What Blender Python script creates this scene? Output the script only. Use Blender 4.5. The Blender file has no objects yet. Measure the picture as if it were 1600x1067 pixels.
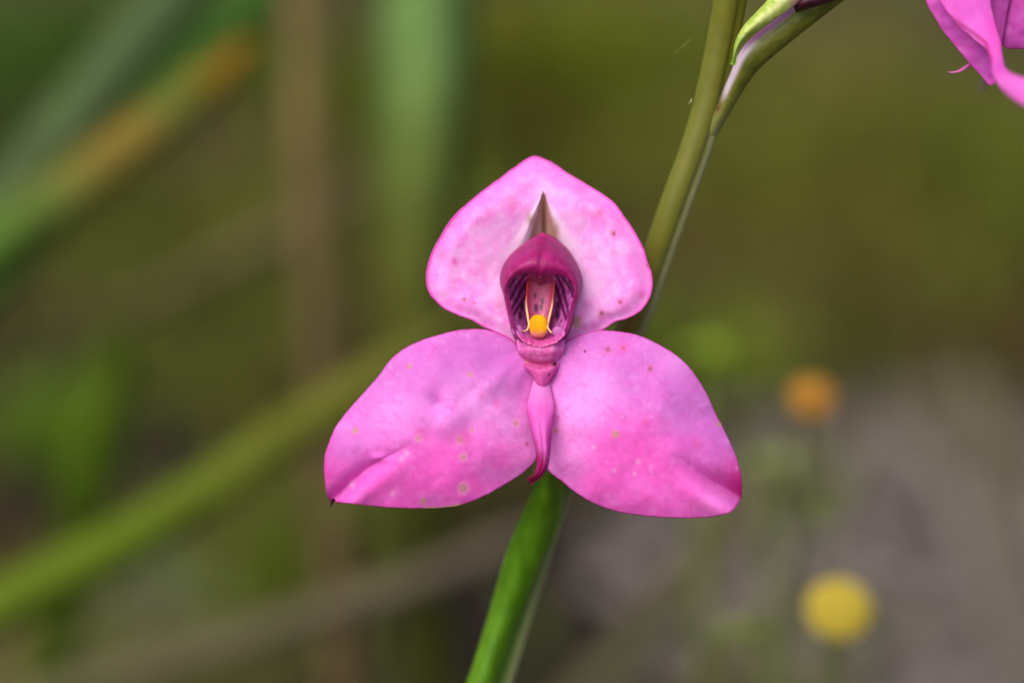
import bpy, math, random
import numpy as np
from mathutils import Vector, Matrix

R = math.radians
scene = bpy.context.scene
col = scene.collection
random.seed(7)
rng = np.random.default_rng(11)

# ------------------------------------------------------------------ camera, sky, sun, exposure
PITCH = R(28.0)
FOCUS = 0.30                       # metres from lens to the flower
MM = 0.001
K = 0.1 / 1600.0                   # one photograph pixel at the flower, in metres
FC = Vector((0, 0, 0.24))          # focus point, 24 cm above the ground
FWD = Vector((0, math.cos(PITCH), -math.sin(PITCH)))
RIGHT = Vector((1, 0, 0))
UP = RIGHT.cross(FWD)
CAM = FC - FWD * FOCUS

cam_data = bpy.data.cameras.new('camera')
cam_data.sensor_width = 36.0
cam_data.sensor_fit = 'HORIZONTAL'
cam_data.lens = 36.0 * FOCUS / 0.1
cam_data.clip_start = 0.005
cam_data.clip_end = 400.0
cam_data.dof.use_dof = True
cam_data.dof.focus_distance = FOCUS - 0.0005
cam_data.dof.aperture_fstop = cam_data.lens / 14.0
cam_data.dof.aperture_blades = 0
cam = bpy.data.objects.new('camera', cam_data)
col.objects.link(cam)
cam.location = CAM
cam.rotation_euler = (R(90) - PITCH, 0, 0)
scene.camera = cam

SUN_DIR = Vector((-0.34, -0.42, 0.84)).normalized()     # towards the sun
world = bpy.data.worlds.new('World')
scene.world = world
world.use_nodes = True
wn = world.node_tree.nodes
sky = wn.new('ShaderNodeTexSky')
sky.sky_type = 'NISHITA'
sky.sun_disc = False
sky.sun_elevation = math.asin(SUN_DIR.z)
sky.sun_rotation = math.atan2(SUN_DIR.x, SUN_DIR.y)
sky.air_density = 0.8
sky.dust_density = 6.0
sky.ozone_density = 0.6
wn['Background'].inputs['Strength'].default_value = 0.15
world.node_tree.links.new(sky.outputs['Color'], wn['Background'].inputs['Color'])

sun_data = bpy.data.lights.new('sun', 'SUN')
sun_data.energy = 1.3
sun_data.angle = R(60)
sun_data.color = (1.0, 0.95, 0.88)
sun = bpy.data.objects.new('sun', sun_data)
col.objects.link(sun)
sun.rotation_euler = (-SUN_DIR).to_track_quat('-Z', 'Y').to_euler()
sun.location = SUN_DIR * 5

scene.view_settings.view_transform = 'Standard'
scene.view_settings.look = 'None'
scene.view_settings.exposure = 0.3
scene.view_settings.gamma = 1.0
scene.render.engine = 'CYCLES'
scene.cycles.use_denoising = True
scene.cycles.max_bounces = 10
scene.cycles.diffuse_bounces = 5
scene.cycles.transmission_bounces = 8
scene.cycles.use_adaptive_sampling = False

# ------------------------------------------------------------------ helpers
def S(r, g, b):
    c = np.array([r, g, b], float) / 255.0
    return np.where(c <= 0.04045, c / 12.92, ((c + 0.055) / 1.055) ** 2.4)

def PV(px, py, d_mm):
    """photo pixel + depth behind the focus plane in mm -> world points (arrays)"""
    px, py, d = np.broadcast_arrays(np.asarray(px, float), np.asarray(py, float), np.asarray(d_mm, float))
    f = (FOCUS + d * MM) / FOCUS
    a = (px - 800.0) * K * f
    b = (533.5 - py) * K * f
    dd = FOCUS + d * MM
    out = (np.array(CAM)[None, :] + dd.ravel()[:, None] * np.array(FWD)[None, :]
           + a.ravel()[:, None] * np.array(RIGHT)[None, :] + b.ravel()[:, None] * np.array(UP)[None, :])
    return out

def P(px, py, d_mm=0.0):
    return Vector(PV(px, py, d_mm)[0])

def ground_hit(px, py, z=0.0):
    d = P(px, py, 0) - CAM
    t = (z - CAM.z) / d.z
    return CAM + d * t

def hash2(ix, iy, seed):
    h = (ix.astype(np.int64) * 374761393 + iy.astype(np.int64) * 668265263 + seed * 974634777) & 0xFFFFFFFF
    h = ((h ^ (h >> 13)) * 1274126177) & 0xFFFFFFFF
    return ((h ^ (h >> 16)) & 0xFFFF) / 65535.0

def vnoise(x, y, seed=0):
    """smooth gradient noise, about 0..1"""
    x, y = np.asarray(x, float), np.asarray(y, float)
    ix, iy = np.floor(x), np.floor(y)
    fx, fy = x - ix, y - iy
    def g(ax, ay):
        a = hash2(ix + ax, iy + ay, seed) * 2 * np.pi
        return np.cos(a) * (fx - ax) + np.sin(a) * (fy - ay)
    wx, wy = fx ** 3 * (fx * (fx * 6 - 15) + 10), fy ** 3 * (fy * (fy * 6 - 15) + 10)
    a, b, c, d = g(0, 0), g(1, 0), g(0, 1), g(1, 1)
    return 0.5 + 0.72 * ((a + (b - a) * wx) * (1 - wy) + (c + (d - c) * wx) * wy)

def fbm(x, y, seed=0, oct=4):
    v, w, t = 0.0, 1.0, 0.0
    for o in range(oct):
        v = v + w * vnoise(x + 17.3 * o, y - 9.1 * o, seed + o)
        t += w
        w *= 0.5
        x, y = 2 * (0.8 * x - 0.6 * y), 2 * (0.6 * x + 0.8 * y)
    return np.clip(0.5 + (v / t - 0.5) * 1.25, 0, 1)

def ss(a, b, x):
    t = np.clip((np.asarray(x, float) - a) / (b - a), 0, 1)
    return t * t * (3 - 2 * t)

def mixc(a, b, t):
    t = np.clip(np.asarray(t, float), 0, 1)[..., None]
    return a * (1 - t) + b * t

def spline(pts, n, closed=False):
    """centripetal-ish Catmull-Rom through pts resampled to n points evenly by length"""
    p = np.asarray(pts, float)
    if closed:
        q = np.vstack([p[-1], p, p[0], p[1]])
    else:
        q = np.vstack([2 * p[0] - p[1], p, 2 * p[-1] - p[-2]])
    out = []
    for i in range(1, len(q) - 2):
        t = np.linspace(0, 1, 24, endpoint=False)[:, None]
        a, b, c, d = q[i - 1], q[i], q[i + 1], q[i + 2]
        out.append(0.5 * ((2 * b) + (-a + c) * t + (2 * a - 5 * b + 4 * c - d) * t ** 2 + (-a + 3 * b - 3 * c + d) * t ** 3))
    out = np.vstack(out + ([] if closed else [q[-2][None]]))
    if closed:
        out = np.vstack([out, out[:1]])
    L = np.concatenate([[0], np.cumsum(np.linalg.norm(np.diff(out[:, :2], axis=0), axis=1) + 1e-9)])
    u = np.linspace(0, L[-1], n + 1 if closed else n)
    r = np.stack([np.interp(u, L, out[:, k]) for k in range(p.shape[1])], 1)
    return r[:-1] if closed else r

def seg_dist(px, py, line):
    """distance to a polyline"""
    best = np.full(np.shape(px), 1e9)
    for (x0, y0), (x1, y1) in zip(line[:-1], line[1:]):
        dx, dy = x1 - x0, y1 - y0
        t = np.clip(((px - x0) * dx + (py - y0) * dy) / (dx * dx + dy * dy + 1e-9), 0, 1)
        best = np.minimum(best, np.hypot(px - x0 - t * dx, py - y0 - t * dy))
    return best

def empty(name, loc, parent=None, rot=None):
    o = bpy.data.objects.new(name, None)
    o.empty_display_size = 0.01
    col.objects.link(o)
    M = Matrix.Translation(loc)
    if parent is not None:
        o.parent = parent
        M = WORLD[parent.name].inverted() @ M
    o.matrix_local = M
    WORLD[o.name] = (WORLD[parent.name] @ M) if parent is not None else M
    return o

WORLD = {}

def obj(name, verts, faces, mat, parent=None, color=None, base=None, smooth=True):
    """one mesh object from world-space vertices; the origin sits at the parent or at `base`"""
    v = np.asarray(verts, float)
    if parent is not None:
        off = np.array(WORLD[parent.name].translation)
    else:
        off = np.array(base if base is not None else v.mean(0))
    me = bpy.data.meshes.new(name)
    faces = faces.tolist() if isinstance(faces, np.ndarray) else faces
    me.from_pydata((v - off).tolist(), [], faces)
    if color is not None:
        at = me.color_attributes.new('Col', 'FLOAT_COLOR', 'POINT')
        c = np.ones((len(v), 4), np.float32)
        c[:, :3] = np.clip(color, 0, 1)
        at.data.foreach_set('color', c.ravel())
    if smooth:
        me.polygons.foreach_set('use_smooth', np.ones(len(me.polygons), bool))
    me.materials.append(mat)
    me.update()
    o = bpy.data.objects.new(name, me)
    col.objects.link(o)
    if parent is not None:
        o.parent = parent
    else:
        o.location = off
    WORLD[o.name] = Matrix.Translation(off)
    return o

def tag(o, label=None, cat=None, group=None, kind=None):
    if label: o['label'] = label
    if cat: o['category'] = cat
    if group: o['group'] = group
    if kind: o['kind'] = kind
    return o

def solid(o, t_mm, offset=-1.0):
    m = o.modifiers.new('thickness', 'SOLIDIFY')
    m.thickness = t_mm * MM
    m.offset = offset
    return o

def disc_faces(n, m):
    """faces of a centre vertex + m rings of n vertices, seen counter-clockwise from the camera"""
    f = [[0, 1 + (i + 1) % n, 1 + i] for i in range(n)]
    for j in range(m - 1):
        a, b = 1 + j * n, 1 + (j + 1) * n
        for i in range(n):
            k = (i + 1) % n
            f.append([a + i, a + k, b + k, b + i])
    return f

def petal(name, outline, centre, depth, colour, mat, parent, n=360, m=80, thick=0.16, power=0.85):
    """a leaf of tissue inside an outline; depth(px,py,s) in mm towards the viewer"""
    o2 = spline(outline, n, True)
    area = np.sum(o2[:, 0] * np.roll(o2[:, 1], -1) - np.roll(o2[:, 0], -1) * o2[:, 1])
    if area < 0:
        o2 = o2[::-1]
    c = np.asarray(centre, float)
    wob = 1 + .007 * (fbm(o2[:, 0] / 22, o2[:, 1] / 22, 301, 2) - .5) + .006 * (fbm(o2[:, 0] / 9, o2[:, 1] / 9, 302, 2) - .5)
    o2 = c + (o2 - c) * wob[:, None]
    s = (np.arange(1, m + 1) / m) ** power
    px = np.concatenate([[c[0]], (c[0] + s[:, None] * (o2[None, :, 0] - c[0])).ravel()])
    py = np.concatenate([[c[1]], (c[1] + s[:, None] * (o2[None, :, 1] - c[1])).ravel()])
    sv = np.concatenate([[0], np.repeat(s, n)])
    h = depth(px, py, sv)
    v = PV(px, py, -h)
    ob = obj(name, v, disc_faces(n, m), mat, parent, colour(px, py, sv))
    if thick:
        solid(ob, thick)
    return ob

def grid_faces(nu, nv, wrap=False):
    f = []
    for i in range(nu - 1):
        for j in range(nv if wrap else nv - 1):
            k = (j + 1) % nv
            f.append([i * nv + j, i * nv + k, (i + 1) * nv + k, (i + 1) * nv + j])
    return f

def frames(c):
    """tangent and two normals along a centre line; first normal is camera-right-ish, second towards the viewer"""
    t = np.gradient(c, axis=0)
    t /= np.linalg.norm(t, axis=1)[:, None] + 1e-12
    view = -np.array(FWD)
    a = np.cross(t, view)
    a /= np.linalg.norm(a, axis=1)[:, None] + 1e-12
    b = np.cross(a, t)
    return t, a, b

def tube(name, c, rad, mat, parent=None, colour=None, seg=20, shape=None, base=None, cap=True):
    """round (or shaped) tube along world centre line c; colour(u, theta) ; shape(u, theta) multiplies the radius"""
    c = np.asarray(c, float)
    n = len(c)
    rad = np.broadcast_to(np.asarray(rad, float), (n,))
    t, a, b = frames(c)
    th = np.linspace(0, 2 * np.pi, seg, endpoint=False)
    U, T = np.meshgrid(np.linspace(0, 1, n), th, indexing='ij')
    rr = rad[:, None] * (shape(U, T) if shape else 1.0)
    v = (c[:, None, :] + rr[..., None] * (np.cos(T)[..., None] * a[:, None, :] + np.sin(T)[..., None] * b[:, None, :])).reshape(-1, 3)
    f = grid_faces(n, seg, True)
    f = [q[::-1] for q in f]
    if cap:
        v = np.vstack([v, c[:1], c[-1:]])
        k0, k1 = n * seg, n * seg + 1
        for j in range(seg):
            k = (j + 1) % seg
            f.append([k0, j, k][::-1])
            f.append([k1, (n - 1) * seg + k, (n - 1) * seg + j][::-1])
    cc = None
    if colour is not None:
        cc = colour(U.ravel(), T.ravel())
        if cap:
            cc = np.vstack([cc, cc[:1], cc[-1:]])
    return obj(name, v, f, mat, parent, cc, base)

def blob(name, centre, rx, ry, rz, mat, parent, colour, d, bump=0.0, seed=3, nu=28, nv=40, power=1.0):
    """rounded lump; centre in photo pixels at depth d mm, radii in pixels"""
    th = np.linspace(0.001, np.pi - 0.001, nu)
    ph = np.linspace(0, 2 * np.pi, nv, endpoint=False)
    T, F = np.meshgrid(th, ph, indexing='ij')
    sp = lambda x: np.sign(x) * np.abs(x) ** power
    x, y, z = sp(np.sin(T) * np.cos(F)), sp(np.cos(T)), sp(np.sin(T) * np.sin(F))
    k = 1 + bump * (fbm(F * 2 + 5, T * 3, seed, 3) - 0.5)
    px, py = centre[0] + rx * x * k, centre[1] - ry * y * k
    v = PV(px.ravel(), py.ravel(), d - (rz * z * k * K / MM).ravel())
    f = grid_faces(nu, nv, True)
    return obj(name, v, f, mat, parent, colour(px.ravel(), py.ravel()))

# ------------------------------------------------------------------ materials
def nodes(name):
    m = bpy.data.materials.new(name)
    m.use_nodes = True
    nt = m.node_tree
    for n in list(nt.nodes):
        if n.type not in {'OUTPUT_MATERIAL'}:
            nt.nodes.remove(n)
    return m, nt, nt.nodes['Material Output']

def tissue(name, scale=900.0, var=0.12, rough=0.5, spec=0.3, trans=0.3, bump=0.15, sheen=0.0, bump_dist=0.0001, tscale=None):
    """plant tissue: colour from the mesh, fine procedural mottling, cell relief and light passing through"""
    m, nt, out = nodes(name)
    N, L = nt.nodes.new, nt.links.new
    at = N('ShaderNodeAttribute'); at.attribute_name = 'Col'
    tc = N('ShaderNodeTexCoord')
    nz = N('ShaderNodeTexNoise'); nz.inputs['Scale'].default_value = scale; nz.inputs['Detail'].default_value = 4
    L(tc.outputs['Object'], nz.inputs['Vector'])
    mr = N('ShaderNodeMapRange')
    mr.inputs['From Min'].default_value = 0.3; mr.inputs['From Max'].default_value = 0.7
    mr.inputs['To Min'].default_value = 1 - var; mr.inputs['To Max'].default_value = 1 + var
    L(nz.outputs['Fac'], mr.inputs['Value'])
    mx = N('ShaderNodeVectorMath'); mx.operation = 'SCALE'
    L(at.outputs['Color'], mx.inputs[0]); L(mr.outputs['Result'], mx.inputs['Scale'])
    pb = N('ShaderNodeBsdfPrincipled')
    L(mx.outputs['Vector'], pb.inputs['Base Color'])
    pb.inputs['Roughness'].default_value = rough
    pb.inputs['Specular IOR Level'].default_value = spec
    pb.inputs['Sheen Weight'].default_value = sheen
    n2 = N('ShaderNodeTexNoise'); n2.inputs['Scale'].default_value = tscale or scale * 4; n2.inputs['Detail'].default_value = 3
    L(tc.outputs['Object'], n2.inputs['Vector'])
    bp = N('ShaderNodeBump'); bp.inputs['Strength'].default_value = bump; bp.inputs['Distance'].default_value = bump_dist
    L(n2.outputs['Fac'], bp.inputs['Height']); L(bp.outputs['Normal'], pb.inputs['Normal'])
    if trans > 0:
        tr = N('ShaderNodeBsdfTranslucent'); L(mx.outputs['Vector'], tr.inputs['Color']); L(bp.outputs['Normal'], tr.inputs['Normal'])
        ms = N('ShaderNodeMixShader'); ms.inputs[0].default_value = trans
        L(pb.outputs[0], ms.inputs[1]); L(tr.outputs[0], ms.inputs[2]); L(ms.outputs[0], out.inputs['Surface'])
    else:
        L(pb.outputs[0], out.inputs['Surface'])
    return m

M_PETAL = tissue('petal_tissue', 900, 0.045, 0.55, 0.22, 0.3, 0.22, 0.0, 0.00004, 7000)
M_HOOD = tissue('hood_tissue', 1500, 0.08, 0.42, 0.3, 0.25, 0.2, 0.0, 0.00005, 8000)
M_THROAT = tissue('throat_tissue', 2600, 0.14, 0.32, 0.5, 0.15, 0.5, 0.0, 0.00008, 6000)
M_POLLEN = tissue('anther_tissue', 3000, 0.07, 0.75, 0.12, 0.3, 0.2, 0.0, 0.00004, 9000)
M_STEM = tissue('stem_tissue', 500, 0.10, 0.42, 0.35, 0.06, 0.3, 0.0, 0.00008, 2500)
M_GRASS = tissue('grass_tissue', 120, 0.15, 0.6, 0.1, 0.25, 0.1, 0.0, 0.0002, 400)
M_HEAD = tissue('yellow_floret_tissue', 1500, 0.12, 0.6, 0.2, 0.15, 0.3, 0.0, 0.0001, 4000)

DARK_GROUND = [(640, 1010, .03), (985, 870, .034), (20, 800, .026), (225, 690, .022), (1070, 640, .024), (870, 1000, .03), (500, 660, .014), (1400, 790, .014), (30, 560, .018), (330, 230, .014), (700, 880, .02)]
def ground_material():
    m, nt, out = nodes('soil')
    N, L = nt.nodes.new, nt.links.new
    ge = N('ShaderNodeNewGeometry')
    def noise(s, d=5):
        n = N('ShaderNodeTexNoise'); n.inputs['Scale'].default_value = s; n.inputs['Detail'].default_value = d
        L(ge.outputs['Position'], n.inputs['Vector']); return n
    def ramp(src, stops):
        r = N('ShaderNodeValToRGB')
        e = r.color_ramp.elements
        while len(e) < len(stops): e.new(0.5)
        for i, (p, c) in enumerate(stops):
            e[i].position = p; e[i].color = (*c, 1)
        L(src, r.inputs['Fac']); return r
    a = ramp(noise(32).outputs['Fac'], [(0.38, S(40, 34, 30)), (0.52, S(74, 66, 48)), (0.68, S(74, 80, 36))])
    b = ramp(noise(60).outputs['Fac'], [(0.35, S(66, 58, 57)), (0.65, S(116, 106, 102))])
    # a bare stony patch on one side of the clearing
    sp = N('ShaderNodeVectorMath'); sp.operation = 'DISTANCE'
    c = ground_hit(1500, 870)
    sp.inputs[1].default_value = (c.x, c.y, 0)
    L(ge.outputs['Position'], sp.inputs[0])
    ad = N('ShaderNodeMath'); ad.operation = 'MULTIPLY_ADD'
    L(noise(9).outputs['Fac'], ad.inputs[0]); ad.inputs[1].default_value = 0.07; L(sp.outputs['Value'], ad.inputs[2])
    mk = N('ShaderNodeMapRange'); mk.inputs['From Min'].default_value = 0.075; mk.inputs['From Max'].default_value = 0.108
    mk.inputs['To Min'].default_value = 1; mk.inputs['To Max'].default_value = 0
    L(ad.outputs[0], mk.inputs['Value'])
    mx = N('ShaderNodeMix'); mx.data_type = 'RGBA'
    L(mk.outputs['Result'], mx.inputs['Factor']); L(a.outputs['Color'], mx.inputs['A']); L(b.outputs['Color'], mx.inputs['B'])
    # dark patches in the ground colour between the plants
    last = mx.outputs['Result']
    for (qx, qy, qr) in DARK_GROUND:
        c = ground_hit(qx, qy)
        dn = N('ShaderNodeVectorMath'); dn.operation = 'DISTANCE'; dn.inputs[1].default_value = (c.x, c.y, 0)
        L(ge.outputs['Position'], dn.inputs[0])
        ad = N('ShaderNodeMath'); ad.operation = 'MULTIPLY_ADD'
        L(noise(24).outputs['Fac'], ad.inputs[0]); ad.inputs[1].default_value = 0.04; L(dn.outputs['Value'], ad.inputs[2])
        mk = N('ShaderNodeMapRange'); mk.inputs['From Min'].default_value = qr; mk.inputs['From Max'].default_value = qr + .035
        mk.inputs['To Min'].default_value = 1; mk.inputs['To Max'].default_value = 0
        L(ad.outputs[0], mk.inputs['Value'])
        m2 = N('ShaderNodeMix'); m2.data_type = 'RGBA'
        L(mk.outputs['Result'], m2.inputs['Factor']); L(last, m2.inputs['A']); m2.inputs['B'].default_value = (*S(34, 29, 27), 1)
        last = m2.outputs['Result']
    pb = N('ShaderNodeBsdfPrincipled'); pb.inputs['Roughness'].default_value = 1.0; pb.inputs['Specular IOR Level'].default_value = 0.05
    L(last, pb.inputs['Base Color'])
    bp = N('ShaderNodeBump'); bp.inputs['Strength'].default_value = 0.6; bp.inputs['Distance'].default_value = 0.004
    L(noise(160).outputs['Fac'], bp.inputs['Height']); L(bp.outputs['Normal'], pb.inputs['Normal'])
    L(pb.outputs[0], out.inputs['Surface'])
    return m
M_SOIL = ground_material()

# ------------------------------------------------------------------ the setting: ground
def ground_height(x, y):
    r = np.hypot(x, y - 0.5)
    return (0.010 * (fbm(x * 7, y * 7, 5, 4) - 0.5) + 0.05 * (fbm(x * 1.1, y * 1.1, 9, 2) - 0.5) * ss(0.6, 3, r)) - 0.004

u = np.linspace(-1, 1, 181)
g = np.sign(u) * (np.abs(u) * 1.2 + 60 * np.abs(u) ** 6)
X, Y = np.meshgrid(g, g + 0.5, indexing='ij')
Z = ground_height(X, Y)
gv = np.stack([X.ravel(), Y.ravel(), Z.ravel()], 1)
gf = [q[::-1] for q in grid_faces(181, 181)]
gf = [q[::-1] for q in gf]
gobj = obj('ground', gv, gf, M_SOIL, base=(0, 0, 0))
tag(gobj, 'brown and grey soil under the blurred plants', kind='structure')

# ------------------------------------------------------------------ grass blades
def blade_geo(c, w, thick=0.12, fold=0.25, seg=6, facing=None):
    """closed lens-shaped blade along world centre line c with half widths w"""
    c = np.asarray(c, float)
    t = np.gradient(c, axis=0)
    t /= np.linalg.norm(t, axis=1)[:, None] + 1e-12
    f = np.asarray(facing if facing is not None else -np.array(FWD), float)
    a = np.cross(t, f); a /= np.linalg.norm(a, axis=1)[:, None] + 1e-12
    b = np.cross(a, t)
    w = np.asarray(w, float)[:, None]
    prof = [(-1, 0), (0, -fold - thick), (1, 0), (0, -fold + thick)]
    v = np.stack([c + w * (p * a + q * b) for p, q in prof], 1).reshape(-1, 3)
    fc = [q[::-1] for q in grid_faces(len(c), 4, True)]
    return v, fc

def to_ground(p, d, n=14):
    """continue a blade from p along direction d, bending down to its root in the soil"""
    p = np.array(p); d = np.array(d) / np.linalg.norm(d)
    reach = min(p[2] * 1.2, 0.16)
    q = p + d * reach * 0.8
    root = np.array([q[0] + d[0] * 0.02, q[1] + d[1] * 0.02 + 0.01, -0.012])
    s = np.linspace(0, 1, n)[1:, None]
    q[2] = max(q[2], 0.02)
    return (1 - s) ** 2 * p + 2 * s * (1 - s) * q + s ** 2 * root

def grass_blade(name, label, pts, half_px, colours, cat='grass blade', group=None, root_end='last', taper=1.0, fold=0.25, thick=0.12):
    """a single blade; pts = (px, py, depth mm) from the tip to the rooted end, half width in photo pixels at the flower scale,
    colours = list of (u, rgb) along its length"""
    c2 = spline(pts, 40)
    c = PV(c2[:, 0], c2[:, 1], c2[:, 2])
    n_in = len(c)
    ext = to_ground(c[-1], c[-1] - c[-4])
    c = np.vstack([c, ext])
    n = len(c)
    hw = np.interp(np.linspace(0, 1, n_in), np.linspace(0, 1, len(half_px)), half_px) * K * (FOCUS + c2[:, 2] * MM) / FOCUS
    hw = np.concatenate([hw, np.linspace(hw[-1], hw[-1] * 0.7, n - n_in)])
    v, f = blade_geo(c, hw, thick, fold)
    uu = np.concatenate([np.linspace(0, 1, n_in), np.ones(n - n_in)])
    us = [x for x, _ in colours]
    cc = np.stack([np.interp(uu, us, [q[k] for _, q in colours]) for k in range(3)], 1)
    cc = np.repeat(cc, 4, axis=0) * .68
    o = obj(name, v, f, M_GRASS, None, cc, base=(c[-1][0], c[-1][1], 0))
    return tag(o, label, cat, group)

GB = 'blurred blades and stalks behind the orchid'
grass_blade('grass_blade', 'broad grey green grass blade leaning beside the yellow tipped blade',
            [(420, -230, 170), (300, -40, 165), (200, 80, 160), (100, 205, 155), (-20, 350, 150), (-160, 520, 148)], [10, 42, 52, 52, 50, 46],
            [(0, S(92, 118, 74)), (1, S(92, 112, 66))], group=GB)
grass_blade('grass_blade', 'arching green grass blade with a dry yellow orange tip',
            [(392, 66, 150), (350, 110, 150), (285, 160, 148), (200, 225, 146), (120, 290, 142), (40, 345, 138), (-60, 415, 134), (-200, 500, 130)],
            [16, 38, 38, 44, 44, 46, 44, 40],
            [(0, S(152, 116, 22)), (0.1, S(146, 118, 30)), (0.2, S(112, 130, 52)), (0.3, S(150, 130, 54)), (0.4, S(150, 134, 58)), (0.55, S(112, 134, 58)), (0.7, S(104, 146, 54)), (1, S(92, 140, 44))], group=GB)
grass_blade('grass_blade', 'bright green slender grass blade rising above the yellow tipped blade',
            [(470, -150, 190), (400, -10, 185), (330, 70, 180), (270, 140, 178), (200, 210, 176), (100, 320, 172), (-40, 470, 170)], [8, 34, 34, 34, 32, 30, 30],
            [(0, S(84, 132, 52)), (1, S(76, 118, 44))], group=GB)
grass_blade('grass_blade', 'wide upright blue green grass blade behind the top sepal',
            [(668, -260, 180), (666, -60, 178), (664, 90, 176), (655, 240, 176), (650, 400, 178), (648, 560, 182), (650, 700, 190), (660, 860, 200)], [66, 74, 76, 74, 68, 60, 52, 44],
            [(0, S(126, 166, 92)), (0.3, S(126, 164, 90)), (0.45, S(120, 142, 66)), (0.6, S(112, 120, 50)), (1, S(92, 100, 40))], group=GB, fold=0.1)
grass_blade('grass_blade', 'long olive green grass blade crossing low towards the lateral sepal',
            [(760, 478, 160), (660, 545, 156), (560, 610, 152), (450, 680, 148), (330, 760, 144), (200, 842, 140), (80, 905, 136), (-60, 980, 132), (-200, 1060, 130)], [10, 34, 36, 38, 40, 42, 46, 44, 40],
            [(0, S(110, 112, 50)), (0.25, S(122, 126, 46)), (0.6, S(112, 138, 32)), (1, S(112, 138, 36))], group=GB)
grass_blade('grass_blade', 'pale grey dead grass blade lying low beside the lower stem',
            [(860, 815, 200), (760, 862, 196), (660, 905, 190), (540, 945, 184), (420, 985, 176), (280, 1030, 170), (120, 1075, 165), (-40, 1120, 160)], [10, 24, 28, 28, 30, 30, 28, 26],
            [(0, S(134, 118, 108)), (0.4, S(146, 136, 104)), (1, S(134, 134, 90))], group=GB)
grass_blade('grass_blade', 'faint grey dead grass blade crossing the brown stalk',
            [(610, 270, 290), (520, 325, 285), (420, 375, 280), (300, 435, 275), (180, 490, 270), (20, 560, 265)], [8, 20, 22, 18, 14, 10],
            [(0, S(128, 116, 80)), (0.4, S(122, 114, 74)), (1, S(92, 92, 50))], group=GB)
grass_blade('grass_blade', 'short leafy green blade standing below the arching yellow tipped blade',
            [(178, 500, 190), (168, 580, 190), (152, 660, 190), (136, 740, 192), (118, 840, 196)], [14, 44, 52, 48, 36],
            [(0, S(104, 122, 38)), (0.4, S(116, 150, 34)), (1, S(90, 114, 30))], group=GB)
def brown_stalk(label, pts, half, colours):
    c2 = spline(pts, 40)
    c = PV(c2[:, 0], c2[:, 1], c2[:, 2])
    ext = to_ground(c[-1], c[-1] - c[-4])
    n_in = len(c)
    c = np.vstack([c, ext])
    hw = np.interp(np.linspace(0, 1, len(c)), np.linspace(0, 1, len(half)), half) * K * 1.6
    us = [x for x, _ in colours]
    def colf(u, t): return .68 * np.stack([np.interp(u, us, [q[k] for _, q in colours]) for k in range(3)], 1)
    o = tube('dry_stalk', c, hw, M_GRASS, None, colf, 12, base=(c[-1][0], c[-1][1], 0))
    return tag(o, label, 'stalk', GB)
brown_stalk('thick dry brown stalk standing upright beside the blue green blade',
            [(462, -260, 230), (468, -60, 228), (474, 140, 226), (482, 320, 224), (492, 480, 222), (502, 640, 222)], [26, 28, 28, 25, 22, 19],
            [(0, S(150, 130, 80)), (0.6, S(148, 128, 84)), (1, S(130, 106, 78))])
brown_stalk('short reddish brown stalk rising behind the grey dead blade',
            [(556, 800, 230), (548, 880, 228), (542, 980, 226), (540, 1067, 224), (540, 1160, 224)], [10, 20, 24, 24, 24],
            [(0, S(112, 92, 60)), (0.4, S(134, 96, 74)), (1, S(134, 96, 74))])
grass_blade('grass_blade', 'grey green dead blade leaning across bare soil below the orange flower',
            [(1290, 660, 260), (1220, 745, 255), (1130, 845, 250), (1040, 950, 245), (960, 1040, 240), (880, 1130, 235)], [8, 30, 34, 34, 32, 30],
            [(0, S(120, 112, 84)), (1, S(128, 124, 92))], group=GB)
grass_blade('grass_blade', 'pale grey curved dead leaf on bare soil beyond the yellow flower',
            [(1390, 640, 300), (1450, 720, 296), (1500, 800, 292), (1540, 900, 288), (1570, 1000, 284), (1600, 1110, 280)], [10, 24, 26, 26, 24, 22],
            [(0, S(150, 144, 132)), (1, S(140, 134, 122))], group=GB)
grass_blade('grass_blade', 'pale tan dead leaf on bare soil beside the pale grey leaf',
            [(1500, 560, 330), (1545, 660, 325), (1575, 760, 320), (1600, 870, 316), (1640, 990, 312)], [10, 28, 30, 28, 26],
            [(0, S(136, 128, 104)), (1, S(134, 124, 108))], group=GB)

# ------------------------------------------------------------------ low vegetation (uncountable)
def scatter_blade(p, h, w, lean, az, rgb):
    n = 5
    s = np.linspace(0, 1, n)
    dx, dy = math.cos(az), math.sin(az)
    c = np.stack([p[0] + dx * lean * h * s ** 2, p[1] + dy * lean * h * s ** 2, p[2] - 0.004 + h * (s - 0.35 * lean * s ** 2)], 1)
    wd = w * (1 - s ** 1.6) + 0.0001
    side = np.array([-dy, dx, 0])
    return c, wd, side, rgb

class Mass:
    def __init__(self): self.v, self.f, self.c, self.k = [], [], [], 0
    def blade(self, p, h, w, lean, az, rgb):
        c, wd, side, rgb = scatter_blade(p, h, w, lean, az, rgb)
        up = np.array([math.cos(az), math.sin(az), 0.0]) * 0.25
        n = len(c)
        v = np.stack([c - wd[:, None] * side, c - wd[:, None] * up, c + wd[:, None] * side], 1).reshape(-1, 3)
        self.v.append(v)
        self.c.append(np.repeat(np.clip(rgb, 0, 1)[None], len(v), 0))
        for i in range(n - 1):
            a, b = self.k + i * 3, self.k + (i + 1) * 3
            self.f += [[a, a + 1, b + 1, b], [a + 1, a + 2, b + 2, b + 1]]
        self.k += len(v)
    def build(self, name, label, cat):
        o = obj(name, np.vstack(self.v), self.f, M_GRASS, None, np.vstack(self.c), base=(0, 0, 0))
        return tag(o, label, cat, kind='stuff')

mass, dry = Mass(), Mass()
scatter_blade.__doc__ = 'centre line of one small blade'
stony = ground_hit(1500, 870)
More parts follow.
